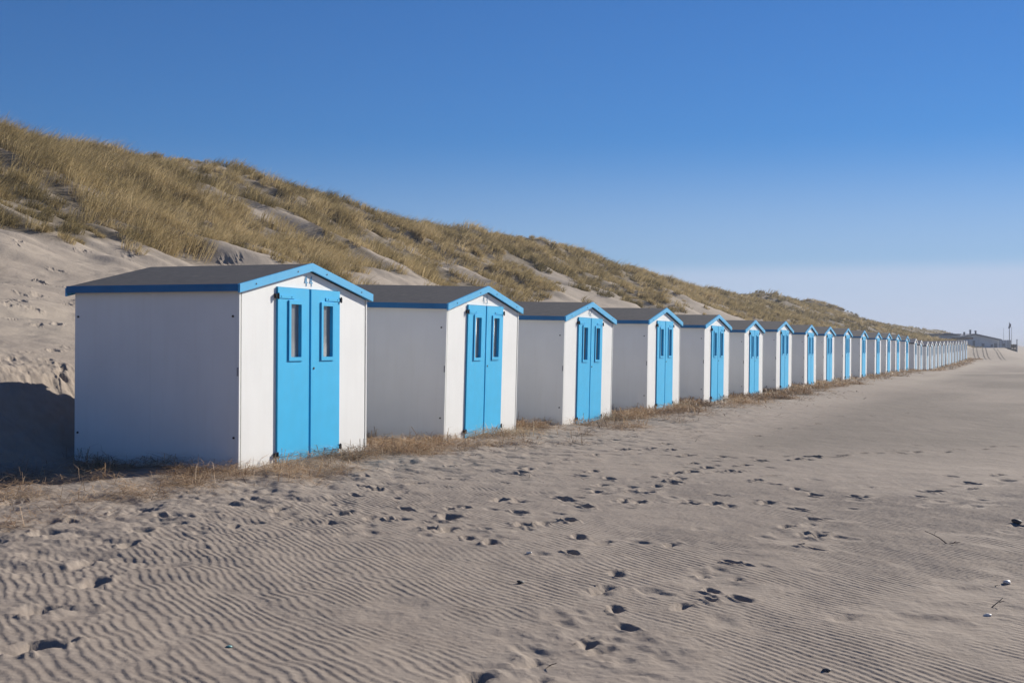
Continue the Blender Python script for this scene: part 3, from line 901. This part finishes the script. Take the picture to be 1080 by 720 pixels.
Yb = 262.0
b = empty('beach_pavilion', (at(996, Yb), Yb, lv(370, Yb)))
tag(b, 'long flat roofed blue grey pavilion behind the end of the hut row', 'building')
x0, x1 = at(980.5, Yb)-b.location.x, at(1013, Yb)-b.location.x
zb = b.location.z
m = MB(); m.box(x0, x1, 0, 12, -1.5, lv(353.4, Yb)-zb); m.build('wall', M_PANEL, b)
m = MB(); m.box(x0-.5, x1-.15, -.7, 12.4, lv(353.2, Yb)-zb, lv(351.9, Yb)-zb); m.box(x0+4.2, x0+5.6, 3, 4.5, lv(351.88,Yb)-zb, lv(351.0,Yb)-zb); m.build('roof', M_DROOF, b)
for k in range(4):
    wx = x0+.5+k*1.05
    m = MB(); m.box(wx, wx+.85, -.03, .05, .9, 2.1); f_ = m.build('window', M_PALE, b)
    m = MB(); m.box(wx+.07, wx+.78, -.06, -.031, .97, 2.03); m.build('pane', M_GLASS, f_)
m = MB(); m.box(x1-2.0, x1+1.4, -3.2, -.75, lv(357.2,Yb)-zb-.12, lv(356.4,Yb)-zb+.1); cpy = m.build('canopy', M_WOOD, b)
m = MB(); m.box(x1-1.9, x1-1.8, -3.1, -3.0, -1, lv(357.3,Yb)-zb-.1); m.build('canopy_post', M_WOOD, b)

Yg = 290.0
g = empty('grey_beach_restaurant', (at(1029, Yg), Yg, -.45))
tag(g, 'low grey gabled beach building with dark windows and chimneys on the sand bank', 'building')
gx = g.location.x; gz = g.location.z
xr = at(1053.5, Yg)-gx; xa = at(1028, Yg)-gx; xl = 2*xa-xr
ze, zr = lv(358.6, Yg)-gz, lv(353.0, Yg)-gz
m = MB(); m.prism([(xl,-1.5),(xr,-1.5),(xr,ze),(xa,zr),(xl,ze)], 'y', 0, 16); m.build('wall', M_GREY, g)
m = MB()
th_ = .28
sl_ = (zr-ze)/(xr-xa)
m.prism([(xl-.5,ze-.5*sl_+.01),(xa,zr+.01),(xr+.5,ze-.5*sl_+.01),(xr+.5,ze-.5*sl_+th_),(xa,zr+th_),(xl-.5,ze-.5*sl_+th_)], 'y', -.6, 16.4)
rf = m.build('roof', M_DROOF, g)
for px_, hh in ((1019, .75), (1025.4, .95), (1031, .8)):
    xx = at(px_, Yg)-gx; z_ = zr - abs(xx-xa)*sl_
    m = MB(); m.cyl((xx, 1.2, z_+.05), (xx, 1.2, z_+th_+hh*.75), .2, 10); m.cyl((xx, 1.2, z_+th_+hh*.75), (xx, 1.2, z_+th_+hh), .28, 10, .2); m.build('chimney', M_DROOF, rf)
for px_, w_, z0_, z1_ in ((1036.8, .6, .55, 1.25), (1046, .45, .5, 1.05), (1050, .7, 0.1, 1.3), (1027, .5, .6, 1.9)):
    xx = at(px_, Yg)-gx
    m = MB(); m.box(xx-w_/2-.09, xx+w_/2+.09, -.05, .05, z0_-.09, z1_+.09); f_ = m.build('window', M_GREY, g)
    m = MB(); m.box(xx-w_/2, xx+w_/2, -.08, -.051, z0_, z1_); m.build('pane', M_DROOF, f_)
m = MB(); m.box(at(1033,Yg)-gx, xr+.2, -1.4, -.06, -1.2, .18); m.build('deck_step', M_WOOD, g)

# glazed terrace screen
Yt = 276.0
t_ = empty('terrace_screen', (at(1059, Yt), Yt, -.5))
tag(t_, 'pale glazed wind screen around the terrace right of the grey building', 'wind screen')
xa_, xb_ = at(1053.8, Yt)-t_.location.x, at(1066, Yt)-t_.location.x
m = MB(); m.box(xa_, xb_, 0, .04, .45, 1.95); m.build('panel', M_PALE, t_)
m = MB(); m.box(xa_, xb_, -.03, .07, -.8, .44); m.build('plinth', M_WOOD, t_)
for k in range(5):
    xx = xa_ + (xb_-xa_)*k/4
    m = MB(); m.box(xx-.05, xx+.05, -.06, -.031, -.9, 2.0); m.build('post', M_GALV, t_)
m = MB(); m.box(at(1058.5,Yt)-t_.location.x-.25, at(1058.5,Yt)-t_.location.x+.25, -.09, -.061, .7, 1.3); m.build('hatch', M_DROOF, t_)

def pole(px, Y, ytop, label, r=.07, cat='pole', base=None, mat=None, cap=True, name='pole'):
    X = at(px, Y); zt_ = lv(ytop, Y); z0 = float(terrain(X, Y)) - .3
    o = empty(name, (X, Y, z0)); tag(o, label, cat)
    m = MB(); m.cyl((0,0,0), (0,0,zt_-z0), r, 10, r*.7); m.build('shaft', mat or M_GALV, o)
    if cap:
        m = MB(); m.cyl((0,0,zt_-z0), (0,0,zt_-z0+r*1.6), r*1.2, 10, r*.5); m.build('cap', mat or M_GALV, o)
    return o
fp_ = pole(1064.6, 270, 340.5, 'tall flagpole with a furled dark flag beside the terrace', .09, 'flagpole', name='flagpole')
hz = lv(340.5, 270)-fp_.location.z
m = MB(); m.prism([(.10,hz-.1),(.35,hz-.25),(.30,hz-.7),(.12,hz-1.05),(-.25,hz-1.15),(-.12,hz-.6),(.02,hz-.5)], 'y', -.05, .06); m.build('flag', M_DROOF, fp_)
pole(1066.8, 280, 345.0, 'thin bare mast just right of the flagpole', .05, 'mast', name='mast')
pole(1058.4, 285, 346.0, 'thin bare mast left of the flagpole above the terrace screen', .035, 'mast', name='mast')
pole(1072.6, 262, 358.6, 'grey end post at the right end of the brown terrace fence', .12, 'post', name='fence_post')
pole(1016.6, 156, 362.8, 'dark post standing in the sand beside the last beach huts', .07, 'post', mat=M_METAL, name='marker_post')
# weathered fence of the terrace
Yf = 264.0
fe = empty('terrace_fence', (at(1067, Yf), Yf, -1.4)); tag(fe, 'brown weathered board fence below the terrace on the bank', 'fence')
xa_, xb_ = at(1062.5, Yf)-fe.location.x, at(1072.2, Yf)-fe.location.x
m = MB(); m.box(xa_, xb_, 0, .06, -.6, 1.1); m.build('lower_boards', M_WOOD, fe)
m = MB(); m.box(at(1066,Yf)-fe.location.x, xb_, 0, .06, 1.22, 1.95); m.build('upper_boards', M_WOOD, fe)
for k in range(4):
    xx = xa_ + (xb_-xa_)*k/3
    m = MB(); m.box(xx-.06, xx+.06, -.09, -.001, -.8, 1.2 if k < 2 else 2.0); m.build('post', M_WOOD, fe)
# slender pole up on the far dune
pole(938.7, 300, 342.5, 'slender pole standing on the far dune crest', .06, 'pole', name='dune_pole')

# ------------------------------------------------------------------ small things on the sand
M_SHELL = paint('bleached_shell', (.72, .68, .62), .5, .1, 30)
M_STONE = paint('dark_pebble', (.09, .085, .085), .7, .2, 40)
M_TWIG = paint('grey_brown_twig', (.16, .12, .09), .85, .2, 30)
M_TEAL = paint('teal_plastic', (.12, .30, .30), .5, .1, 20)
def lumpy(name, px, py, r, mat, label, cat, flat=.6):
    X, Y = px_ground(px, py); z = float(sheet_z(np.array([X]), np.array([Y]))[0])
    bm = bmesh.new(); bmesh.ops.create_icosphere(bm, subdivisions=2, radius=r)
    for v in bm.verts:
        n_ = 1 + .28*float(vnoise(v.co.x/r*1.3+px, v.co.y/r*1.3+v.co.z/r)) 
        v.co *= n_; v.co.z *= flat; v.co.x *= 1.35
    me = bpy.data.meshes.new(name); bm.to_mesh(me); bm.free(); me.materials.append(mat)
    for f in me.polygons: f.use_smooth = True
    o = link(bpy.data.objects.new(name, me)); o.location = (X, Y, z+r*flat*.45); o.rotation_euler = (.1, .15, random.uniform(0,3))
    tag(o, label, cat); return o
lumpy('shell', 1062, 615, .022, M_SHELL, 'white bleached shell at the right edge of the foreground sand', 'shell')
lumpy('shell', 1041, 649, .017, M_SHELL, 'small white shell beside the twigs in the lower right sand', 'shell')
lumpy('shell', 558, 584, .016, M_SHELL, 'tiny pale shell in the middle of the rippled sand', 'shell')
lumpy('pebble', 1073, 553, .036, M_STONE, 'dark pebble near the right edge, casting a shadow on the sand', 'pebble')
lumpy('pebble', 871, 708, .016, M_STONE, 'small black pebble at the bottom of the rippled sand', 'pebble')
lumpy('pebble', 549, 615, .020, M_STONE, 'small dark pebble in the middle of the ripples', 'pebble')
lumpy('plastic_scrap', 242, 683, .017, M_TEAL, 'small teal plastic scrap on the ripples at lower left', 'litter', .4)
def twig(px, py, L, az, el, label, r=.0045):
    X, Y = px_ground(px, py); z = float(sheet_z(np.array([X]), np.array([Y]))[0])
    m = MB(); p = Vector((0,0,-.02)); d = Vector((math.cos(az)*math.cos(el), math.sin(az)*math.cos(el), math.sin(el)))
    for k in range(4):
        q = p + d*(L/4); m.cyl(p, q, r*(1-.15*k), 6, r*(.85-.15*k)); p = q
        d = (d + Vector((random.uniform(-.2,.2), random.uniform(-.2,.2), random.uniform(-.15,.1)))).normalized()
    m.cyl(p-d*(L*.3), p-d*(L*.3)+Vector((d.y, -d.x, .4))*L*.22, r*.5, 5, r*.3)
    o = m.build('twig', M_TWIG); o.location = (X, Y, z); tag(o, label, 'twig'); return o
twig(1003, 575, .22, 2.2, .5, 'long thin twig sticking out of the sand at right')
twig(1040, 640, .14, .6, .45, 'short twig by the small white shell at lower right')
twig(1035, 618, .13, .3, .25, 'bent twig lying in dug up sand at right')
twig(563, 708, .16, 1.0, .3, 'pale twig lying at the bottom edge of the sand')
twig(992, 575, .14, .2, .3, 'stubby twig at the foot of the long thin twig')

# ------------------------------------------------------------------ thin sea air
hm = bpy.data.materials.new('sea_haze'); hm.use_nodes = True
ht = hm.node_tree; ht.nodes.remove(ht.nodes['Principled BSDF'])
hv = ht.nodes.new('ShaderNodeVolumePrincipled')
hv.inputs['Color'].default_value = (.86, .92, 1.0, 1)
hv.inputs['Density'].default_value = .00055
hv.inputs['Anisotropy'].default_value = .0
ht.links.new(hv.outputs[0], ht.nodes['Material Output'].inputs['Volume'])
m = MB(); m.box(-21000, 21000, -21000, 26000, -30, 16)
hz_o = m.build('haze', hm); tag(hz_o, kind='stuff')
